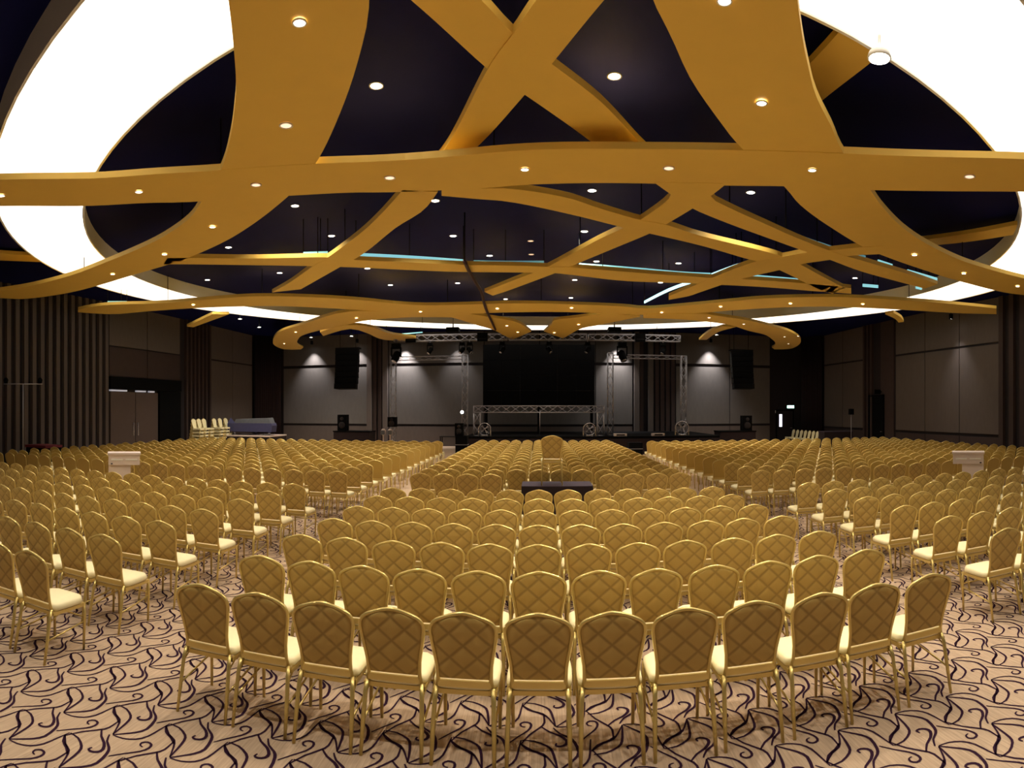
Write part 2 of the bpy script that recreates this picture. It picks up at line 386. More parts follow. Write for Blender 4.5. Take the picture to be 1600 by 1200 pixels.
band([(1210, 546), (1235, 545), (1249, 538), (1250, 528), (1232, 517), (1200, 508), (1165, 500), (1125, 494), (1092, 490), (1005, 491)], [(1206, 543), (1211, 540), (1211, 535), (1206, 530), (1195, 523), (1170, 517), (1145, 509), (1117, 504), (1062, 499), (1005, 497)],
     'hooked ochre ceiling band end at the right of the stage')
band([(500, 519), (540, 508), (580, 511), (612, 522), (650, 527)], [(505, 525), (545, 514), (572, 520), (600, 531), (650, 533)], 'dim ochre band arching from the left hooked end to the stage truss')
band([(1092, 531), (1108, 518), (1130, 510)], [(1104, 531), (1122, 519), (1150, 511)], 'dim short ochre band dropping from the right hooked end')
band([(727, 489), (775, 497), (800, 501), (815, 507), (830, 518)], [(690, 492), (720, 500), (745, 508), (772, 516), (800, 531)], 'ochre ceiling band dipping to the stage centre from the left')
band([(950, 489), (900, 496), (867, 500), (862, 507), (850, 518)], [(1000, 495), (960, 503), (930, 509), (906, 514), (880, 529)], 'ochre ceiling band dipping to the stage centre from the right')
band([(332, 491), (292, 510)], [(358, 491), (302, 511.5)], 'short dim ochre ceiling band near the left wall', hang=False)
band([(1383, 491), (1398, 498), (1404, 504)], [(1396, 489), (1408, 496), (1412, 503)], 'short dim ochre ceiling band near the right wall', hang=False)
band([(1395, 378), (1440, 375), (1520, 364), (1610, 347)], [(1405, 386), (1450, 384), (1520, 377), (1610, 363)], 'ochre ceiling band passing above the right side of the ring light', z=6.6)
band([(1240, 125), (1265, 100), (1310, 51), (1330, 20)], [(1262, 180), (1286, 156), (1345, 110), (1390, 75)], 'ochre ceiling stub running up over the ring light at right', z=6.6)

# ---------------------------------------------------------------- teal LED strips above the bands
def led(pts, m, label, z=6.0, h=.09, grp=None):
    w_ = catmull([PZ(x, y, z) for x, y in pts], 3)
    b = MB(); vs = []; fs = []
    for i, p in enumerate(w_):
        t = (w_[min(i + 1, len(w_) - 1)] - w_[max(i - 1, 0)]).normalized(); n = Vector((-t.y, t.x, 0)) * .015
        up = Vector((0, 0, h)); vs += [p - n, p + n, p + n + up, p - n + up]
    for i in range(len(w_) - 1):
        a = i * 4
        for k in range(4): fs.append((a + k, a + (k + 1) % 4, a + 4 + (k + 1) % 4, a + 4 + k))
    e = len(w_) * 4; fs += [(0, 3, 2, 1), (e - 4, e - 3, e - 2, e - 1)]
    t = thing('light_strip', label, 'light strip', tuple(w_[0]))
    o = b.add([Vector(v) - w_[0] for v in vs], fs).build('diffuser', m, t)
    for p in (w_[0], w_[len(w_) // 2], w_[-1]):
        l = p - w_[0]; MB().tube([l + Vector((0, 0, h)), Vector((l.x, l.y, ZC - w_[0].z))], .012, 5).build('hanger', M['black'], t)
led([(474, 399.5), (512, 398.5)], M['teal'], 'short teal light strip above the slim band, left of centre')
led([(556, 401), (640, 405), (725, 411)], M['teal'], 'long teal light strip above the slim band, left of the aisle')
led([(740, 412), (790, 413), (850, 413)], M['teal_dim'], 'dim teal light strip above the slim band near the centre')
led([(905, 416.5), (980, 422), (1060, 429), (1110, 431.5)], M['teal'], 'long teal light strip above the slim band, right of the aisle')
led([(1187, 406), (1150, 417), (1112, 431)], M['ice'], 'bright icy light strip slanting down to the slim band', h=.07)
led([(1085, 441), (1045, 455), (1007, 474)], M['ice'], 'bright icy light strip slanting below the slim band', h=.09)
led([(1160, 433), (1200, 436), (1270, 442)], M['teal'], 'teal light strip inside the small triangle of bands')
led([(1332, 400), (1352, 405)], M['teal_dim'], 'first short teal strip beside the wide right band')
led([(1372, 411), (1394, 418)], M['teal'], 'second short teal strip beside the wide right band')
led([(1418, 426), (1464, 439)], M['teal'], 'longest teal strip beside the wide right band')
led([(1348, 448), (1372, 450)], M['teal'], 'small teal strip under the right bands, near the ring light')
led([(1431, 451), (1440, 453)], M['teal'], 'tiny teal strip beside the outer ring light at right')
led([(1140, 322), (1180, 342), (1250, 371), (1300, 388)], M['teal_dim'], 'dim teal strip along the upper edge of the right running band', h=.05)
led([(586, 518), (604, 524), (660, 520)], M['teal'], 'bluish kinked light strip over the stage truss at left', z=5.95, h=.05)
led([(168, 473), (198, 473)], M['teal_dim'], 'pale light strip at the far left beneath the ring light', h=.06)

# ---------------------------------------------------------------- downlights
def lamp_mesh(r, m):
    ringm = MB().lathe([(r, 0), (r * 1.25, -.004), (r * 1.3, -.014), (r * 1.02, -.018), (r, -.006)], n=16, cap=False).mesh('trim_ring', M['fascia'])
    lens = MB().lathe([(r * 1.0, -.004), (r * .98, -.010)], n=16).mesh('lens', m)
    return ringm, lens
LM = {'c': lamp_mesh(.085, M['lens_white']), 'b': lamp_mesh(.055, M['lens_warm']), 'd': lamp_mesh(.07, M['lens_dim'])}
def spotdata(name, e, col, size, blend=.6, rad=.06):
    l = bpy.data.lights.new(name, 'SPOT'); l.energy = e; l.color = col; l.spot_size = math.radians(size); l.spot_blend = blend; l.shadow_soft_size = rad; return l
SD = {'c': spotdata('ceiling_spot', SPOT_CEIL, (1, .9, .74), 118), 'b': spotdata('band_spot', SPOT_BAND, (1, .84, .62), 110)}
def downlight(x, y, kind, label, z=None):
    zz = z if z is not None else (ZC - .0 if kind == 'c' else ZB)
    p = PZ(x, y, zz); t = thing('downlight', label, 'downlight', (p.x, p.y, zz), 0, 'downlights in the dark ceiling' if kind == 'c' else 'downlights in the ochre bands')
    link('trim_ring', LM[kind][0], t); link('lens', LM[kind][1], t)
    if kind == 'c' and zz < ZC - .1: MB().tube([(0, 0, -.004), (0, 0, ZC - zz)], .03, 6).build('stem', M['black'], t)
    if kind in SD:
        o = bpy.data.objects.new('lamp', SD[kind]); COL.objects.link(o); o.parent = t; o.location = (0, 0, -.03)
ORD = ['first', 'second', 'third', 'fourth', 'fifth', 'sixth', 'seventh', 'eighth', 'ninth', 'tenth', 'eleventh', 'twelfth', 'thirteenth',
       'fourteenth', 'fifteenth', 'sixteenth', 'seventeenth', 'eighteenth', 'nineteenth', 'twentieth', 'twenty-first', 'twenty-second', 'twenty-third', 'twenty-fourth', 'twenty-fifth', 'twenty-sixth', 'twenty-seventh', 'twenty-eighth']
def lamps(pts, kind, fmt, z=None):
    for i, (x, y) in enumerate(sorted(pts)): downlight(x, y, kind, fmt % ORD[i], z)
lamps([(588, 133), (960, 118)], 'c', 'large bright white downlight, %s from left beside the cross beams')
lamps([(461, 321), (518, 368), (357, 386)], 'c', 'white downlight, %s from left in the dark bay right of the wide left band')
lamps([(680, 313), (708, 368), (765, 399)], 'c', 'white downlight, %s from left in the large dark bay left of centre')
lamps([(925, 297), (1173, 300), (913, 361)], 'c', 'white downlight, %s from left just beyond the broad cross band at right')
lamps([(932, 408), (1060, 411)], 'c', 'white downlight, %s from left in the bay above the right teal strip')
lamps([(324, 437), (437, 426), (574, 419), (610, 445), (715, 442)], 'c', 'small white downlight, %s from left below the slim band, left half')
lamps([(790, 467), (898, 437), (1032, 441), (892, 465), (1336, 434)], 'c', 'small white downlight, %s from left below the slim band, right half')
lamps([(375, 498), (405, 511), (486, 527), (549, 525), (1120, 523)], 'c', 'tiny white downlight, %s from left near the stage', z=6.3)
lamps([(829, 376), (830, 397)], 'd', 'unlit dim downlight, %s of the pair in the dark centre bay', z=ZC)
lamps([(468, 34), (332, 354), (257, 397), (176, 428)], 'b', 'warm downlight, %s from left on the wide left band')
lamps([(1132, 0), (1190, 160), (1429, 398), (1506, 427), (1590, 447)], 'b', 'warm downlight, %s from left on the wide right band')
lamps([(2, 305), (217, 299), (820, 264), (1269, 265)], 'b', 'warm downlight, %s from left on the broad cross band')
lamps([(447, 195), (400, 288), (609, 277), (1045, 262), (1515, 275)], 'd', 'dim pinkish downlight, %s from left on the near ochre bands', z=ZB)
lamps([(302, 476), (657, 487), (777, 482), (893, 481), (1034, 488), (1126, 479), (1235, 474), (1348, 475)], 'b', 'small warm downlight, %s from left along the long wavy band')
lamps([(557, 497), (462, 519), (444, 537)], 'b', 'small warm downlight, %s from left on the left hooked band end')
lamps([(1108, 496), (1162, 506), (1226, 526), (1232, 537), (1247, 525)], 'b', 'small warm downlight, %s from left on the right hooked band end')
lamps([(792, 509), (809, 519), (866, 520), (904, 507)], 'b', 'small warm downlight, %s from left over the stage centre')
# unseen downlights over and behind the camera, added to brighten the nearest rows
for i, (x, y) in enumerate(((-6.5, 2.2), (-2.4, 2.3), (2.4, 2.3), (6.5, 2.2), (-3.4, -1.6), (3.4, -1.6), (0, -4.6), (-10.5, 3.5), (10.5, 3.5))):
    t = thing('downlight', 'unseen added white downlight lighting the nearest rows, %s of nine' % ORD[i], 'downlight', (x, y, ZC), 0, 'added downlights overhead')
    link('trim_ring', LM['c'][0], t); link('lens', LM['c'][1], t)
    o = bpy.data.objects.new('lamp', SD['c'] if y > 0 else SD['b']); COL.objects.link(o); o.parent = t; o.location = (0, 0, -.03)
# the lamp beside the ring light at the upper right
p = PZ(1374, 92, 6.2)
t = thing('spotlight', 'dazzling white lamp at the edge of the ring light, upper right', 'spotlight', (p.x, p.y, 6.2))
MB().lathe([(.04, .10), (.12, .07), (.14, .01), (.12, 0)], n=16, cap=False).build('lamp_housing', M['fascia'], t)
MB().lathe([(.12, .02), (.118, .0)], n=16).build('lens', M['lens_white'], t)
MB().tube([(0, 0, .09), (0, 0, .7)], .02, 8).build('stem', M['fascia'], t)
o = bpy.data.objects.new('lamp', SD['c']); COL.objects.link(o); o.parent = t; o.location = (0, 0, -.03)
# wall washers: recessed lamps close to the walls
WW = spotdata('wall_washer', SPOT_WALL, (1, .93, .9), 76, 1.0, .05)
def washer(x, y, z, e, label, tx=0, ty=0):
    t = thing('wall_washer', label, 'downlight', (x, y, z))
    MB().lathe([(.09, .22), (.09, 0), (.075, 0), (.075, .02)], n=16, cap=False).build('lamp_housing', M['black'], t)
    MB().lathe([(.074, .03), (.074, .02)], n=16).build('lens', M['lens_white'], t)
    MB().tube([(0, 0, .2), (0, 0, ZC - z)], .02, 6).build('stem', M['black'], t)
    l = WW if e == 1 else WW.copy(); l.energy = SPOT_WALL * e
    o = bpy.data.objects.new('lamp', l); COL.objects.link(o); o.parent = t; o.location = (0, 0, -.02)
    o.rotation_euler = (ty, tx, 0)
for px, e, lb in ((492, 1.2, 'far left panel'), (562, .9, 'panel behind the hanging speaker'), (634, 2.4, 'panel left of the screen'), (716, .5, 'panel behind the left tower'), (964, 2.0, 'panel right of the screen'), (1107, 1.6, 'panel right of the stage')):
    washer(PY(px, 540, YB).x, YB - .55, 6.3, e, 'small lamp washing the back wall above the ' + lb, 0, .1)
washer(WX - .6, 21.6, 6.2, .5, 'small lamp washing the right wall above the large pale panel', .1, 0)

# ---------------------------------------------------------------- carpet vines (woven pattern: shallow pile relief)
PXM, PYM = .463, .525
ST = [([(530,605),(600,632),(700,643),(800,625),(900,580),(985,540)], .013),
      ([(530,603),(640,598),(720,592),(800,572),(870,515),(885,480),(872,440),(890,400)], .018),
      ([(470,755),(600,742),(720,732),(790,712),(815,688),(790,668),(745,670),(728,688),(745,702)], .015),
      ([(450,560),(438,610),(452,660),(435,705),(390,722),(340,715),(325,698),(355,688)], .019),
      ([(600,500),(540,535),(470,560),(300,572),(150,596)], .014),
      ([(530,600),(600,555),(670,505),(690,470),(665,420),(610,390)], .016),
      ([(530,600),(580,540),(600,495),(575,455),(575,400)], .013),
      ([(575,400),(560,440),(583,480),(588,520)], .016)]
def fl(x, y):
    p = PZ(x / 5.3333, 1000 + y / 5.3333, 0.003); return p
A0 = fl(530, 605); Q = []
for pts, wd in ST:
    c = catmull([fl(x, y) - A0 for x, y in pts], 2); n = len(c); row = []
    for i, p in enumerate(c):
        t = (c[min(i + 1, n - 1)] - c[max(i - 1, 0)]).normalized(); k = .45 + .55 * math.sin(math.pi * (i + .5) / n)
        nn = Vector((-t.y, t.x, 0)) * wd * k * .62; row.append((p - nn, p + nn))
    Q.append(row)
vs = []; fs = []
def lay(ox, oy, fy):
    for row in Q:
        b = len(vs)
        for a, c in row:
            if fy < 0: a, c = c, a
            vs.append((a.x + ox, a.y * fy + oy, .003)); vs.append((c.x + ox, c.y * fy + oy, .003))
        for i in range(len(row) - 1): fs.append((b + 2 * i, b + 2 * i + 2, b + 2 * i + 3, b + 2 * i + 1))
for jy in range(-3, 21):
    yy = A0.y + jy * PYM; lim = min(1.25 * yy + 2, 15)
    for ix in range(-32, 36):
        xx = A0.x + ix * PXM
        if abs(xx) < lim: lay(xx, yy, 1 if xx < .2 else -1)
tag(MB().add(vs, fs).build('vine_pattern', M['vine'], floor), 'dark purple curling vine pattern woven into the beige carpet', kind='stuff')

# ---------------------------------------------------------------- banquet chairs
def back_outline(n=10, inset=0.0):
    """crowned outline of the back, x right, z up; starts bottom left, runs clockwise"""
    P = [(-.168, .50), (-.172, .60), (-.190, .71), (-.204, .80), (-.205, .838), (-.194, .872), (-.165, .900), (-.105, .925), (-.05, .942), (0, .950)]
    P = P + [(-x, z) for x, z in reversed(P[:-1])]
    c = [Vector((x, 0, z)) for x, z in P]
    c = catmull(c, 2)
    if inset:
        ctr = Vector((0, 0, .74)); c = [ctr + Vector(((p.x) * (1 - inset / .19), 0, (p.z - .74) * (1 - inset / .22))) for p in c]
    return c
def yback(z): return .02 - .10 * max(0, z - .5) / .45 * (1 if z < 1 else 1)
def halfw(z, pts):
    best = 0
    for a, b in zip(pts, pts[1:]):
        if (a.z - z) * (b.z - z) <= 0 and abs(a.z - b.z) > 1e-6:
            t = (z - a.z) / (b.z - a.z); best = max(best, abs(a.x + (b.x - a.x) * t))
    return best
def make_backrest(nx=26, nz=28):
    ol = back_outline(inset=.006); zt = max(p.z for p in ol); zb = min(p.z for p in ol)
    vs = []; fs = []; idx = {}
    for side, s in (('b', -1), ('f', 1)):
        for j in range(nz + 1):
            z = zb + (zt - zb) * (1 - (1 - j / nz) ** 1.25); z = min(z, zt - .0006); hw = max(halfw(z, ol), .004)
            for i in range(nx + 1):
                u = -1 + 2 * i / nx; x = hw * u
                e = max(0, 1 - max(abs(u), abs(2 * j / nz - 1)) ** 6)
                a = abs(math.sin(math.pi * (x * 5.7 + (z - .74) * 6.2))); b = abs(math.sin(math.pi * (x * 5.7 - (z - .74) * 6.2)))
                pil = (min(a, b)) ** .6
                d = (.014 if s < 0 else .028) * e + (.007 * pil * e if s < 0 else 0)
                idx[side, i, j] = len(vs); vs.append((x, yback(z) + s * d, z))
        for j in range(nz):
            for i in range(nx):
                q = (idx[side, i, j], idx[side, i + 1, j], idx[side, i + 1, j + 1], idx[side, i, j + 1])
                fs.append(q if s < 0 else q[::-1])
    return MB().add(vs, fs, 0, True)
def superbox(cx, cy, cz, hx, hy, hz, nx=10, ny=10, crown=.0):
    """rounded cushion"""
    b = MB(); n = 20; rings = [(-1, .90), (-.7, .985), (0, 1.0), (.55, .985), (.88, .93), (1.0, .80), (1.04, .5)]
    vs = []; fs = []
    for zz, sc in rings:
        for k in range(n):
            q = 2 * math.pi * k / n; c, s = math.cos(q), math.sin(q)
            r = (abs(c) ** 6 + abs(s) ** 6) ** (-1 / 6)
            vs.append((cx + hx * sc * c * r, cy + hy * sc * s * r, cz + hz * zz + crown * (1 - sc) * 1.2))
    for i in range(len(rings) - 1):
        for k in range(n):
            l = (k + 1) % n; fs.append((i * n + k, i * n + l, (i + 1) * n + l, (i + 1) * n + k))
    fs.append(tuple(reversed(range(n)))); fs.append(tuple((len(rings) - 1) * n + k for k in range(n)))
    return b.add(vs, fs, 0, True)
CH = {}
CH['backrest'] = make_backrest().mesh('backrest', M['quilt'])
fr = [Vector((p.x, yback(p.z), p.z)) for p in back_outline()]
CH['back_frame'] = MB().tube([(-.178, .03, .44)] + fr + [(.178, .03, .44)], .013, 6).box((-.17, .012, .455), (.17, .03, .495)).mesh('back_frame', M['gold'])
CH['seat'] = superbox(0, .235, .462, .212, .215, .034, crown=.03).mesh('seat', M['cream'])
CH['seat_frame'] = MB().box((-.20, .03, .402), (.20, .05, .432)).box((-.20, .42, .402), (.20, .44, .432)).box((-.205, .03, .402), (-.185, .44, .432)).box((.185, .03, .402), (.205, .44, .432)).mesh('seat_frame', M['gold'])
def leg_m(pts): return MB().tube(pts, [.0155] * (len(pts) - 1) + [.012], 6).mesh('leg', M['gold'])
CH['legs'] = [leg_m([(s * .178, .03, .45), (s * .186, .0, .38), (s * .192, -.035, .2), (s * .196, -.075, 0)]) for s in (-1, 1)] + \
             [leg_m([(s * .192, .425, .43), (s * .195, .435, .3), (s * .19, .428, 0)]) for s in (-1, 1)]
CH['stretch'] = [MB().tube([(s * .192, -.02, .20), (s * .193, .432, .26)], .008, 5).tube([(s * .188, .02, .36), (s * .19, .12, .41)], .006, 5).mesh('stretcher', M['gold']) for s in (-1, 1)]
CH['brace'] = MB().tube([(-.19, .43, .30), (.19, .43, .30)], .008, 5).mesh('front_rail', M['gold'])

def chair_full(loc, rot, label, group):
    t = thing('banquet_chair', label, 'chair', loc, rot, group)
    for nm in ('seat', 'backrest', 'back_frame', 'seat_frame'): link(nm, CH[nm], t)
    for me in CH['legs']: link('leg', me, t)
    for me in CH['stretch']: link('stretcher', me, t)
    link('front_rail', CH['brace'], t)
    return t
# simple chair for the far rows
def chair_simple():
    b = MB(); ol = back_outline()[::2]; n = len(ol)
    vs = [(p.x * .95, yback(p.z) - .012, p.z - .004) for p in ol] + [(p.x * .95, yback(p.z) + .02, p.z - .004) for p in ol]
    b.add(vs, [tuple(reversed(range(n))), tuple(range(n, 2 * n))], 0)
    b.tube([(-.178, .03, .44)] + [Vector((p.x, yback(p.z), p.z)) for p in ol] + [(.178, .03, .44)], .013, 4, 1)
    b.box((-.17, .01, .455), (.17, .03, .495), 1)
    b.box((-.205, .03, .41), (.205, .45, .49), 2)
    for s in (-1, 1):
        b.tube([(s * .18, .03, .45), (s * .196, -.075, 0)], .013, 4, 1); b.tube([(s * .192, .43, .42), (s * .19, .43, 0)], .012, 4, 1)
    return b
SB = chair_simple()

rows_f = [3.86 + .975 * k for k in range(7)]
rows_r = [12.02 + .957 * k for k in range(15)]
chairs = []       # (distance, x, y, label, group)
def inview(x, y):
    th = math.degrees(math.atan2(x, y)); return -51.5 < th < 46.8
BL = {'c': 'centre', 'l': 'left', 'r': 'right'}
def rname(k): return 'nearest' if k == 0 else ORD[k] + ' nearest'
for sec, rows in (('f', rows_f), ('r', rows_r)):
    for k, Y in enumerate(rows):
        for bl in 'clr':
            n = 12 if bl == 'c' else 23
            if bl != 'c' and sec == 'r' and k == 14: continue
            for j in range(n):
                X = (-2.30 + .4605 * j) if bl == 'c' else ((-4.0 - .482 * j) if bl == 'l' else (4.48 + .482 * j))
                yv = Y + (-.04 if bl == 'l' else .0)
                if bl == 'c' and sec == 'r' and k == 0 and 3 < j < 8: continue      # the black table stands here
                if not inview(X, yv): continue
                pos = ORD[j] + (' from left' if bl == 'c' else ' from the aisle')
                lab = 'gold quilted banquet chair, %s, %s row of the %s %s block' % (pos, rname(k), 'front' if sec == 'f' else 'rear', BL[bl])
                chairs.append((math.hypot(X, yv), X, yv, lab, '%s %s block chairs' % ('front' if sec == 'f' else 'rear', BL[bl])))
chairs.sort()
NEAR = 286
for d, X, Y, lab, g in chairs[:NEAR]:
    rr = random.Random(int(X * 1000 + Y * 77))
    chair_full((X + rr.uniform(-.012, .012), Y + rr.uniform(-.015, .015), 0), rr.uniform(-.03, .03), lab, g)
fv = []; ff = []; fm = []; fsm = []
import itertools
for d, X, Y, lab, g in chairs[NEAR:]:
    rr = random.Random(int(X * 1000 + Y * 77)); dx, dy, a = X + rr.uniform(-.012, .012), Y + rr.uniform(-.02, .02), rr.uniform(-.04, .04)
    c, s = math.cos(a), math.sin(a); o = len(fv)
    fv += [(x * c - y * s + dx, x * s + y * c + dy, z) for x, y, z in SB.v]
    ff += [tuple(i + o for i in f) for f in SB.f]
fb = MB(); fb.v = fv; fb.f = ff; fb.m = SB.m * (len(chairs) - NEAR); fb.sm = SB.sm * (len(chairs) - NEAR)
tag(fb.build('banquet_chairs', [M['gold_far'], M['gold'], M['cream']]), 'hundreds of gold banquet chairs filling the far rows', 'chairs', kind='stuff')

# ---------------------------------------------------------------- black table with a chair standing on it
t = thing('draped_table', 'black draped table in the centre aisle with a chair standing on it', 'table', (.35, 11.75, 0))
MB().box((-.68, .0, .735), (.68, .78, .75)).build('tabletop', M['purple_cloth'], t)
# pleated skirt
n = 88; vs = []; fs = []; per = []
for (ax, ay), (bx_, by_) in (((-.68, 0), (.68, 0)), ((.68, 0), (.68, .78)), ((.68, .78), (-.68, .78)), ((-.68, .78), (-.68, 0))):
    for i in range(22): per.append((ax + (bx_ - ax) * i / 22, ay + (by_ - ay) * i / 22))
for i, (x, y) in enumerate(per):
    k = 1 + .012 * math.sin(i * 2.1); cx, cy = 0, .39
    vs += [(x, y, .74), (cx + (x - cx) * (k + .015), cy + (y - cy) * (k + .015), .01)]
for i in range(n): j = (i + 1) % n; fs.append((2 * i, 2 * i + 1, 2 * j + 1, 2 * j))
MB().add(vs, fs, 0, True).build('skirt', M['black_cloth'], t)
ct = chair_full((.25, 11.92, .75), 0, 'gold banquet chair standing on top of the black draped table', None)

# ---------------------------------------------------------------- two white kiosks in the cross aisle
def kiosk(x, y, mir, label):
    t = thing('white_kiosk', label, 'lectern', (x, y, 0), math.atan2(-x, y))
    s = mir
    MB().box((-.24, -.2, .02), (.24, .2, 1.02)).build('body', M['white'], t, (-s * .1, 0, 0))
    MB().box((-.34, -.24, 1.0), (.34, .24, 1.22)).build('drawer_box', M['white'], t)
    MB().box((-.36, -.26, 1.22), (.36, .26, 1.26)).build('top', M['cream'] if False else M['white'], t)
    MB().box((-.28, -.25, 1.10), (-.03, -.24, 1.13)).box((.03, -.25, 1.10), (.28, -.25 + .01, 1.13)).build('drawer_rail', M['fascia'], t)
    MB().lathe([(.02, 0), (.02, .02)], n=10).build('button', M['black'], t, (-s * .27, -.262, 1.02))
    MB().box((-.25, -.21, 0), (.25, .21, .03)).build('plinth', M['black'], t, (-s * .1, 0, 0))
p = PY(194, 705, 10.75); kiosk(p.x, p.y, 1, 'white kiosk with a wide top among the chairs on the left')
p = PY(1513, 703, 10.75); kiosk(p.x, p.y, -1, 'white kiosk with a wide top among the chairs on the right')

# ---------------------------------------------------------------- stage
st = thing('stage', 'low black stage platform along the back wall under the screen', 'stage', (0, 30, 0))
MB().box((-3.6, 0, .78), (9.0, 6.6, .9)).build('deck', M['black'], st)
for i in range(12):
    MB().box((-3.6 + i * 1.05, .0, .01), (-3.6 + i * 1.05 + 1.035, .04, .78)).build('skirt_panel', M['black_cloth'], st)
MB().box((-3.6, 6.0, .01), (9.0, 6.1, .78)).build('rear_support', M['black'], st)
sc = thing('led_screen', 'big blank black screen at the centre of the stage', 'screen', (0, 33, 0))
zt, zb = PY(842, 538, 33).z, PY(842, 634, 33).z
for i in range(6):
    for j in range(4):
        MB().box((-2.98 + i * .993, 0, zb + j * (zt - zb) / 4), (-2.98 + (i + 1) * .993 - .006, .1, zb + (j + 1) * (zt - zb) / 4 - .006)).build('screen_panel', M['screen'], sc)
MB().box((-2.9, .12, .9), (-2.75, .3, zt)).box((2.75, .12, .9), (2.9, .3, zt)).box((-.08, .12, .9), (.08, .3, zt)).box((-2.9, .12, zb), (2.9, .25, zb + .1)).build('support_frame', M['black'], sc)

def truss_mb(a, b, w=.29, step=.45, r=.025):
    a, b = Vector(a), Vector(b); t = (b - a).normalized(); L = (b - a).length
    up = Vector((0, 0, 1)) if abs(t.z) < .9 else Vector((0, 1, 0)); u = t.cross(up).normalized() * w / 2; v = t.cross(u).normalized() * w / 2
    cs = [u + v, u - v, -u - v, -u + v]; ch = MB(); di = MB()
    for c in cs: ch.tube([a + c, b + c], r, 6)
    n = max(2, int(L / step))
    for k in range(4):
        c, d = cs[k], cs[(k + 1) % 4]
        for i in range(n):
            p, q = a + t * L * i / n, a + t * L * (i + 1) / n
            if i % 2: c2, d2 = d, c
            else: c2, d2 = c, d
            di.tube([p + c2, q + d2], r * .55, 4)
    for p in (a, b):
        for k in range(4): di.tube([p + cs[k], p + cs[(k + 1) % 4]], r * .8, 4)
    return ch, di
def truss(name, label, segs, cat='truss', w=.29, r=.019):
    t = thing(name, label, cat, segs[0][0])
    o = Vector(segs[0][0])
    for a, b in segs:
        ch, di = truss_mb(Vector(a) - o, Vector(b) - o, w, r=r)
        ch.build('chords', M['alu'], t); di.build('lattice', M['alu'], t)
    return t
truss('low_truss', 'low grey aluminium goalpost truss standing under the screen', [((-3.08, 30.9, .9), (-3.08, 30.9, 2.05)), ((3.08, 30.9, .9), (3.08, 30.9, 2.05)), ((-3.25, 30.9, 2.22), (3.25, 30.9, 2.22))], w=.32, r=.024)
ot = truss('overhead_truss', 'long silver lighting truss hung across the stage', [((-7.4, 31.2, 5.85), (-1.6, 31.2, 5.85)), ((-1.5, 31.2, 5.85), (2.4, 31.2, 5.85)), ((2.5, 31.2, 5.85), (7.2, 31.2, 5.85))], w=.3, r=.024)
for x in (-6, -2, 2, 6):
    MB().tube([(x + 7.4, 0, .15), (x + 7.4, 0, ZC - 5.85)], .015, 5).build('suspension', M['black'], ot)
for x, yb_, lb in ((-3.78, 5.0, 'slim aluminium truss tower just left of the screen'), (3.65, 5.1, 'slim aluminium truss tower just right of the screen'), (-7.55, 5.0, 'aluminium truss tower at the left edge of the stage'), (7.5, 5.0, 'aluminium truss tower at the right edge of the stage')):
    truss('truss_tower', lb, [((x, 31.6, .9 if x > -3.6 else .02), (x, 31.6, yb_))], w=.27)
truss('side_truss', 'short horizontal truss between the two left towers', [((-7.4, 31.6, 4.86), (-3.95, 31.6, 4.86))], w=.18, r=.014)
truss('side_truss', 'short horizontal truss between the two right towers', [((3.82, 31.6, 4.92), (7.35, 31.6, 4.92))], w=.18, r=.014)

# moving-head lights
def moving_head(x, y, z, label, k=1.0, tilt=0.0):
    t = thing('moving_head_light', label, 'stage light', (x, y, z)); t.scale = (k, k, k)
    MB().box((-.16, -.14, -.16), (.16, .14, 0)).build('base', M['black'], t)
    MB().tube([(0, 0, 0), (0, 0, .2)], .04, 8).box((-.04, -.22, .14), (.04, .22, .18)).build('clamp', M['alu'], t)
    MB().box((-.2, -.06, -.5), (-.16, .06, -.14)).box((.16, -.06, -.5), (.2, .06, -.14)).box((-.2, -.06, -.2), (.2, .06, -.16)).build('yoke', M['black'], t)
    h = MB().lathe([(.08, .2), (.13, .14), (.15, -.05), (.13, -.24), (.12, -.25)], n=14).build('head', M['black'], t, (0, 0, -.48))
    h.rotation_euler = (-.5, tilt, 0)
    l = MB().lathe([(.11, -.255), (.1, -.262)], n=14).build('lens', M['chrome'], h)
for px, k, tl, lb in ((619, 1.35, .3, 'large black moving head light hung at the left end of the truss'), (672, .8, .5, 'small moving head light between the left towers'),
                      (722, .8, .6, 'left one of the two moving heads over the left tower'), (734, .8, -.6, 'right one of the two moving heads over the left tower'),
                      (785, .8, .5, 'moving head light over the left corner of the screen'), (858, .8, -.5, 'moving head light over the screen centre'),
                      (918, .8, .5, 'moving head light over the right corner of the screen'), (972, 1.35, -.3, 'large black moving head light above the right tower'),
                      (1036, .8, .5, 'small moving head light at the right end of the truss')):
    p = PY(px, 535, 31.2); moving_head(p.x, p.y, 5.60, lb, k, tl)
# black boxes on the truss
for px, lb in ((642, 'square black box on the stage truss, left'), (754, 'square black box on the stage truss, middle'), (1000, 'square black box on the stage truss, right')):
    p = PY(px, 530, 31.0); t = thing('control_box', lb, 'box', (p.x, 31.0, 5.62))
    MB().box((-.26, -.12, 0), (.26, .02, .42)).build('case', M['black'], t); MB().box((-.2, -.13, .1), (.2, -.12, .14)).build('grille', M['dark_wall'], t)
def projector(px, label):
    p = PY(px, 507, 29.5); t = thing('projector', label, 'projector', (p.x, 29.5, 6.0))
    MB().box((-.3, -.3, -.1), (.3, .3, .12)).build('body', M['black'], t)
    MB().tube([(0, 0, .1), (0, 0, ZC - 6.0)], .03, 8).build('ceiling_pole', M['alu'], t)
    MB().lathe([(.08, 0), (.08, .06)], n=12).build('lens', M['chrome'], t, (0, .3, -.05))
projector(708, 'dark projector on a ceiling pole over the left of the stage'); projector(960, 'dark projector on a ceiling pole over the right of the stage')

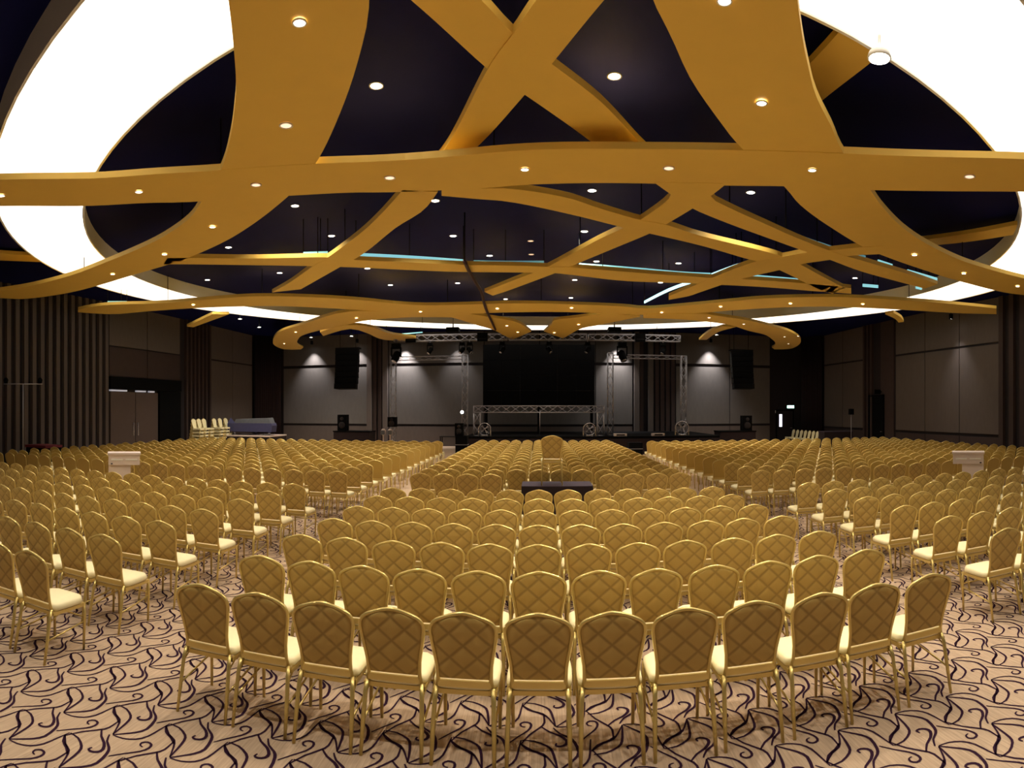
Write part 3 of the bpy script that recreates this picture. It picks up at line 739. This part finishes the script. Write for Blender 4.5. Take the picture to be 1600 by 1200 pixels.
# hanging line arrays
def line_array(px, y0, y1, w_, label):
    a, b = PY(px, y0, 30.8), PY(px, y1, 30.8); t = thing('line_array', label, 'speaker', (a.x, 30.8, a.z))
    hh = (a.z - b.z) / 7
    for i in range(7):
        k = 1 - .012 * i; yo = -.03 * i * i * .3
        vs = [(-w_ / 2 * k, yo, -hh * i), (w_ / 2 * k, yo, -hh * i), (w_ / 2 * .8, yo + .6, -hh * i - .03), (-w_ / 2 * .8, yo + .6, -hh * i - .03)]
        vs += [(x, y - (.03 if y < .3 else 0), z - hh + .015) for x, y, z in vs]
        c = MB().add(vs, [(0, 1, 2, 3), (7, 6, 5, 4), (0, 4, 5, 1), (1, 5, 6, 2), (2, 6, 7, 3), (3, 7, 4, 0)]).build('speaker_cabinet', M['black'], t)
        MB().box((-w_ / 2 * .9, yo - .045, -hh * i - hh + .04), (w_ / 2 * .9, yo - .035, -hh * i - .04)).build('grille', M['screen'], c)
    MB().box((-w_ / 2, 0, 0), (w_ / 2, .5, .07)).build('rigging_frame', M['black'], t)
    for s in (-1, 1): MB().tube([(s * w_ / 3, .2, .05), (s * w_ / 3, .2, ZC - a.z)], .015, 5).build('suspension', M['black'], t)
line_array(542, 545, 608, 1.28, 'tall black line array speaker hanging at the left of the stage')
line_array(1160, 548, 608, 1.2, 'tall black line array speaker hanging at the right of the stage')

# floor fans / hoops
def fan(px, y, r, label, z0=.9, Y=30.4):
    p = PY(px, y, Y); t = thing('floor_fan', label, 'fan', (p.x, Y, z0))
    def circ(R, yy): return [(R * math.cos(q * math.pi / 10), yy, r + .04 + R * math.sin(q * math.pi / 10)) for q in range(20)]
    MB().tube(circ(r, 0), .02, 5, closed=True).tube(circ(r, .12), .02, 5, closed=True).tube(circ(r * .6, -.02), .006, 4, closed=True).build('cage', M['chrome'], t)
    b = MB()
    for k in range(4):
        q = k * math.pi / 2 + .4; b.add([(0, .05, r + .04), (r * .8 * math.cos(q), .03, r + .04 + r * .8 * math.sin(q)), (r * .8 * math.cos(q + .5), .08, r + .04 + r * .8 * math.sin(q + .5))], [(0, 1, 2)])
    b.lathe([(.05, 0), (.05, .1)], (0, .03, r), n=8); b.build('blades', M['alu'], t)
    MB().box((-r * .6, -.1, 0), (r * .6, .2, .04)).box((-r - .02, .03, 0), (-r + .02, .09, r)).box((r - .02, .03, 0), (r + .02, .09, r)).build('stand', M['chrome'], t)
fan(757, 679, .30, 'chrome floor fan beside the left leg of the low truss'); fan(921, 679, .30, 'chrome floor fan beside the right leg of the low truss')
fan(1066, 679, .34, 'chrome floor fan at the right end of the stage')

def speaker(x, y, z, wdt, h, label, name='speaker_box'):
    t = thing(name, label, 'speaker', (x, y, z))
    MB().box((-wdt / 2, -.2, 0), (wdt / 2, .25, h)).build('cabinet', M['black'], t)
    MB().lathe([(wdt * .36, 0), (wdt * .3, .015), (wdt * .1, .03)], n=14).build('driver', M['dark_wall'], t, (0, -.2, h * .35)).rotation_euler = (math.pi / 2, 0, 0)
    MB().lathe([(wdt * .2, 0), (wdt * .15, .015)], n=12).build('tweeter', M['dark_wall'], t, (0, -.2, h * .75)).rotation_euler = (math.pi / 2, 0, 0)
def riser(x0, x1, y0, y1, h, label):
    t = thing('black_platform', label, 'platform', ((x0 + x1) / 2, y0, 0)); w2 = (x1 - x0) / 2
    MB().box((-w2, 0, h - .06), (w2, y1 - y0, h)).build('top', M['black'], t)
    MB().box((-w2 + .03, .03, 0), (w2 - .03, y1 - y0 - .03, h - .06)).build('skirt', M['black_cloth'], t)
a = PY(520, 675, 31); b = PY(578, 675, 31)
riser(a.x, b.x, 31, 32.2, 1.08, 'black draped platform left of the stage under a speaker'); speaker(PY(536, 670, 31.4).x, 31.4, 1.08, .5, .85, 'black speaker on the draped platform left of the stage')
a = PY(1125, 675, 31); b = PY(1182, 675, 31)
riser(a.x, b.x, 31, 32.2, 1.08, 'black draped platform right of the stage under a speaker'); speaker(PY(1166, 670, 31.4).x, 31.4, 1.08, .52, .8, 'black speaker on the draped platform right of the stage')
# speaker on a stand
p = PY(613, 669, 31.0); t = thing('speaker_stand', 'tripod stand carrying a speaker beside the left truss tower', 'stand', (p.x, 31.0, 0))
MB().tube([(0, 0, 0.4), (0, 0, 1.32)], .025, 8).build('pole', M['alu'], t)
for k in range(3):
    q = k * 2.094 + .5; MB().tube([(0, 0, .7), (.45 * math.cos(q), .45 * math.sin(q), 0.01)], .015, 6).build('leg', M['alu'], t)
speaker(p.x, 31.0, 1.32, .42, .5, 'small black speaker on a tripod stand at the left of the stage')
# equipment cases at the aisle ends
def case(px, Y, wd, h, label, top=True):
    x = (px - X0) / F; x = Y * math.tan(x); t = thing('flight_case', label, 'case', (x, Y, 0))
    MB().box((-wd / 2, -.3, .1), (wd / 2, .3, h)).build('body', M['black'], t)
    MB().box((-wd / 2 - .01, -.31, h * .62), (wd / 2 + .01, .31, h * .62 + .02)).build('lid_edge', M['alu'], t)
    for sx in (-1, 1):
        for sy in (-1, 1): MB().lathe([(.05, 0), (.05, .1)], n=8).build('castor', M['black'], t, (sx * wd * .38, sy * .22, 0))
    return x
x = case(722, 27.2, .52, 1.05, 'tall black equipment case at the stage end of the left aisle')
speaker(x - .12, 27.2, 1.05, .36, .55, 'small black cabinet on the case at the end of the left aisle')
case(992, 27.2, .6, .75, 'low black equipment case at the stage end of the right aisle')
t = thing('side_table', 'small dark table beside the tall case at the left aisle', 'table', (PY(702, 680, 27.4).x, 27.4, 0))
MB().box((-.4, -.3, .98), (.4, .3, 1.02)).build('tabletop', M['dark_wall'], t)
for sx in (-1, 1):
    for sy in (-1, 1): MB().box((sx * .36 - .02, sy * .26 - .02, 0), (sx * .36 + .02, sy * .26 + .02, .98)).build('leg', M['black'], t)
# pale amplifier / mixer boxes on the stage
for px, wd, lb in ((969, .62, 'pale keyboard-like mixer lying at the right of the stage'), (1028, .62, 'grey and white equipment box at the right of the stage')):
    p = PY(px, 681, 30.3); t = thing('mixer', lb, 'equipment', (p.x, 30.3, .9))
    MB().box((-wd / 2, -.2, 0), (wd / 2, .2, .12)).build('body', M['white'], t)
    MB().box((-wd / 3, -.21, .03), (wd / 3, -.2, .09)).build('panel', M['black'], t)
for dx, lb in ((-.32, 'left one of two pale stage monitors below the left tower'), (.02, 'right one of two pale stage monitors below the left tower')):
    p = PY(609, 684, 29.0); t = thing('floor_lamp_head', lb, 'stage light', (p.x + dx, 29.0, 0))
    MB().lathe([(.15, 0), (.13, .03), (.03, .06), (.03, .95), (.09, 1.0), (.12, 1.2), (.06, 1.28)], n=12).build('column', M['white'], t)
    MB().box((-.1, -.13, 1.0), (.1, -.09, 1.2)).build('front_glass', M['grey_cover'], t)
# mic stand
t = thing('microphone_stand', 'thin microphone stand at the front centre of the stage', 'stand', (.05, 30.5, .9))
MB().tube([(0, 0, 0), (0, 0, 1.3)], .012, 6).build('pole', M['alu'], t); MB().lathe([(.14, 0), (.13, .02)], n=12).build('base', M['black'], t)
MB().lathe([(.025, 0), (.035, .08), (.02, .13)], n=8).build('microphone', M['black'], t, (0, 0, 1.3))

# T-bar lighting stand by the left slats
p = PY(36, 600, 14.6); t = thing('lighting_stand', 'tall silver T-bar lighting stand before the left slatted wall', 'stand', (p.x, 14.6, 0)); zt = p.z
MB().tube([(0, 0, .6), (0, 0, zt)], [.03, .02], 8).build('pole', M['alu'], t)
MB().tube([(-.45, -.5, zt), (.45, .5, zt)], .02, 6).build('crossbar', M['alu'], t)
for k in range(3):
    q = k * 2.094; MB().tube([(0, 0, .8), (.5 * math.cos(q), .5 * math.sin(q), .01)], .015, 6).build('leg', M['alu'], t)
for s in (-.4, .4): MB().lathe([(.06, 0), (.09, .12), (.04, .2)], n=10).build('lamp_can', M['black'], t, (s, s * 1.1, zt + .02))
t = thing('red_draped_box', 'low box under a red cloth by the left slatted wall', 'box', (p.x - .1, 15.7, 0))
MB().box((-.5, -.4, 0), (.5, .4, .86)).build('box_body', M['black'], t); MB().box((-.53, -.43, .84), (.53, .43, .93)).build('cloth', M['red'], t)
# slim stand on the right
p = PY(1330, 645, 30.0); t = thing('speaker_stand', 'slim stand with a small black box before the right wall', 'stand', (p.x, 30.0, 0))
MB().tube([(0, 0, .02), (0, 0, p.z)], .02, 6).build('pole', M['alu'], t); MB().lathe([(.3, 0), (.28, .03)], n=12).build('base', M['black'], t)
MB().box((-.12, -.1, p.z - .1), (.12, .1, p.z + .22)).build('cabinet', M['black'], t)
t = thing('long_table', 'dark covered table with purple cloth near the right back corner', 'table', (PY(1318, 680, 30.8).x - .5, 30.8, 0))
MB().box((-.9, -.4, .96), (.9, .4, 1.0)).build('tabletop', M['purple_cloth'], t); MB().box((-.88, -.38, 0), (.88, .38, .96)).build('skirt', M['black_cloth'], t)

# covered grand piano on a riser
px0 = PY(388, 680, 28.4).x
t = thing('platform', 'low white-edged platform under the covered piano', 'platform', (px0, 28.4, 0))
MB().box((-1.3, -.2, .0), (1.3, 1.9, .82)).build('skirt', M['black_cloth'], t); MB().box((-1.32, -.24, .82), (1.32, 1.9, .88)).build('top', M['white'], t)
t = thing('grand_piano', 'grand piano under a blue and grey cover near the back left corner', 'piano', (px0, 28.6, .88))
body = [(-1.3, 0), (1.2, 0), (1.25, .5), (.9, 1.2), (.2, 1.5), (-.6, 1.6), (-1.3, 1.5)]
bm_ = MB(); n = len(body); lv = [(.18, 1.0), (.5, 1.03), (.62, 1.0)]
vs = [(x * s, y * s, z) for z, s in lv for x, y in body]
fs = [(i * n + k, i * n + (k + 1) % n, (i + 1) * n + (k + 1) % n, (i + 1) * n + k) for i in range(2) for k in range(n)] + [tuple(range(2 * n, 3 * n)), tuple(reversed(range(n)))]
bm_.add(vs, fs).build('blue_drape', M['blue_cover'], t)
top = [(-1.0, .1), (-.4, .02), (1.15, .0), (1.2, .5), (.85, 1.15), (.2, 1.4), (-.6, 1.5), (-1.25, 1.4)]
n = len(top); vs = [(x, y, .6) for x, y in top] + [(x * .9, y * .9 + .05, .82 if x < .3 else .9) for x, y in top]
MB().add(vs, [(k, (k + 1) % n, n + (k + 1) % n, n + k) for k in range(n)] + [tuple(range(n, 2 * n))], 0, False).build('grey_cover', M['grey_cover'], t)
MB().add([(-1.35, .0, .55), (-.85, .05, .58), (-1.3, .3, .9), (-1.35, .9, .6)], [(0, 1, 2), (1, 3, 2), (3, 0, 2), (0, 3, 1)]).build('cover_peak', M['blue_cover'], t)
for x, y in ((-1.0, .2), (1.0, .2), (-.3, 1.3)): MB().lathe([(.05, 0), (.07, .18)], n=8).build('leg', M['chrome'], t, (x, y, 0))

# stacked chairs at the left, spare chairs at the right: simple one-mesh chairs, facing the camera
STM = SB.mesh('stacking_chair', [M['cream'], M['gold'], M['cream']])
for i, px in enumerate((301, 309, 317, 333, 342, 351)):
    X = -16.0; Y = X / math.tan((px - X0) / F)
    for k in range(6):
        o = link('stacked_chair', STM, None, (X + k * .02, Y, k * .16), -math.pi / 2)
        tag(o, 'cream and gold chair, %s from bottom in the %s stack from left by the piano' % (ORD[k], ORD[i]), 'chair', 'stacked chairs by the piano')
for i in range(8):
    X = 15.55; a = (1239 + i * 6.2 - X0) / F; o = link('spare_chair', STM, None, (X, X / math.tan(a), 0), math.pi / 2)
    tag(o, 'pale spare chair before the right back curtain, %s from left' % ORD[i], 'chair', 'spare chairs by the exit')

p = PY(722, 644, 31.4); t = thing('tower_lamp', 'small bright lamp clamped to the truss tower left of the screen', 'lamp', (p.x, 31.38, p.z))
MB().box((-.09, 0, -.09), (.09, .1, .09)).build('lamp_housing', M['black'], t); MB().lathe([(.08, 0), (.07, .02)], n=12).build('lens', M['lens_white'], t).rotation_euler = (math.pi / 2, 0, 0)
# cable looping down over the bands
w_ = catmull([PZ(x, y, 5.74) for x, y in ((726, 408), (733, 424), (741, 438), (752, 456), (756, 472), (761, 487), (768, 502), (774, 515))], 3)
cb = thing('cable', 'dark red cable looping down across the ceiling bands', 'cable', tuple(w_[0]))
MB().tube([p - w_[0] for p in w_], .05, 6).build('cable_run', M['cable'], cb)
MB().tube([(0, 0, 0), (0, 0, ZC - 5.74)], .02, 5).build('suspension', M['black'], cb)
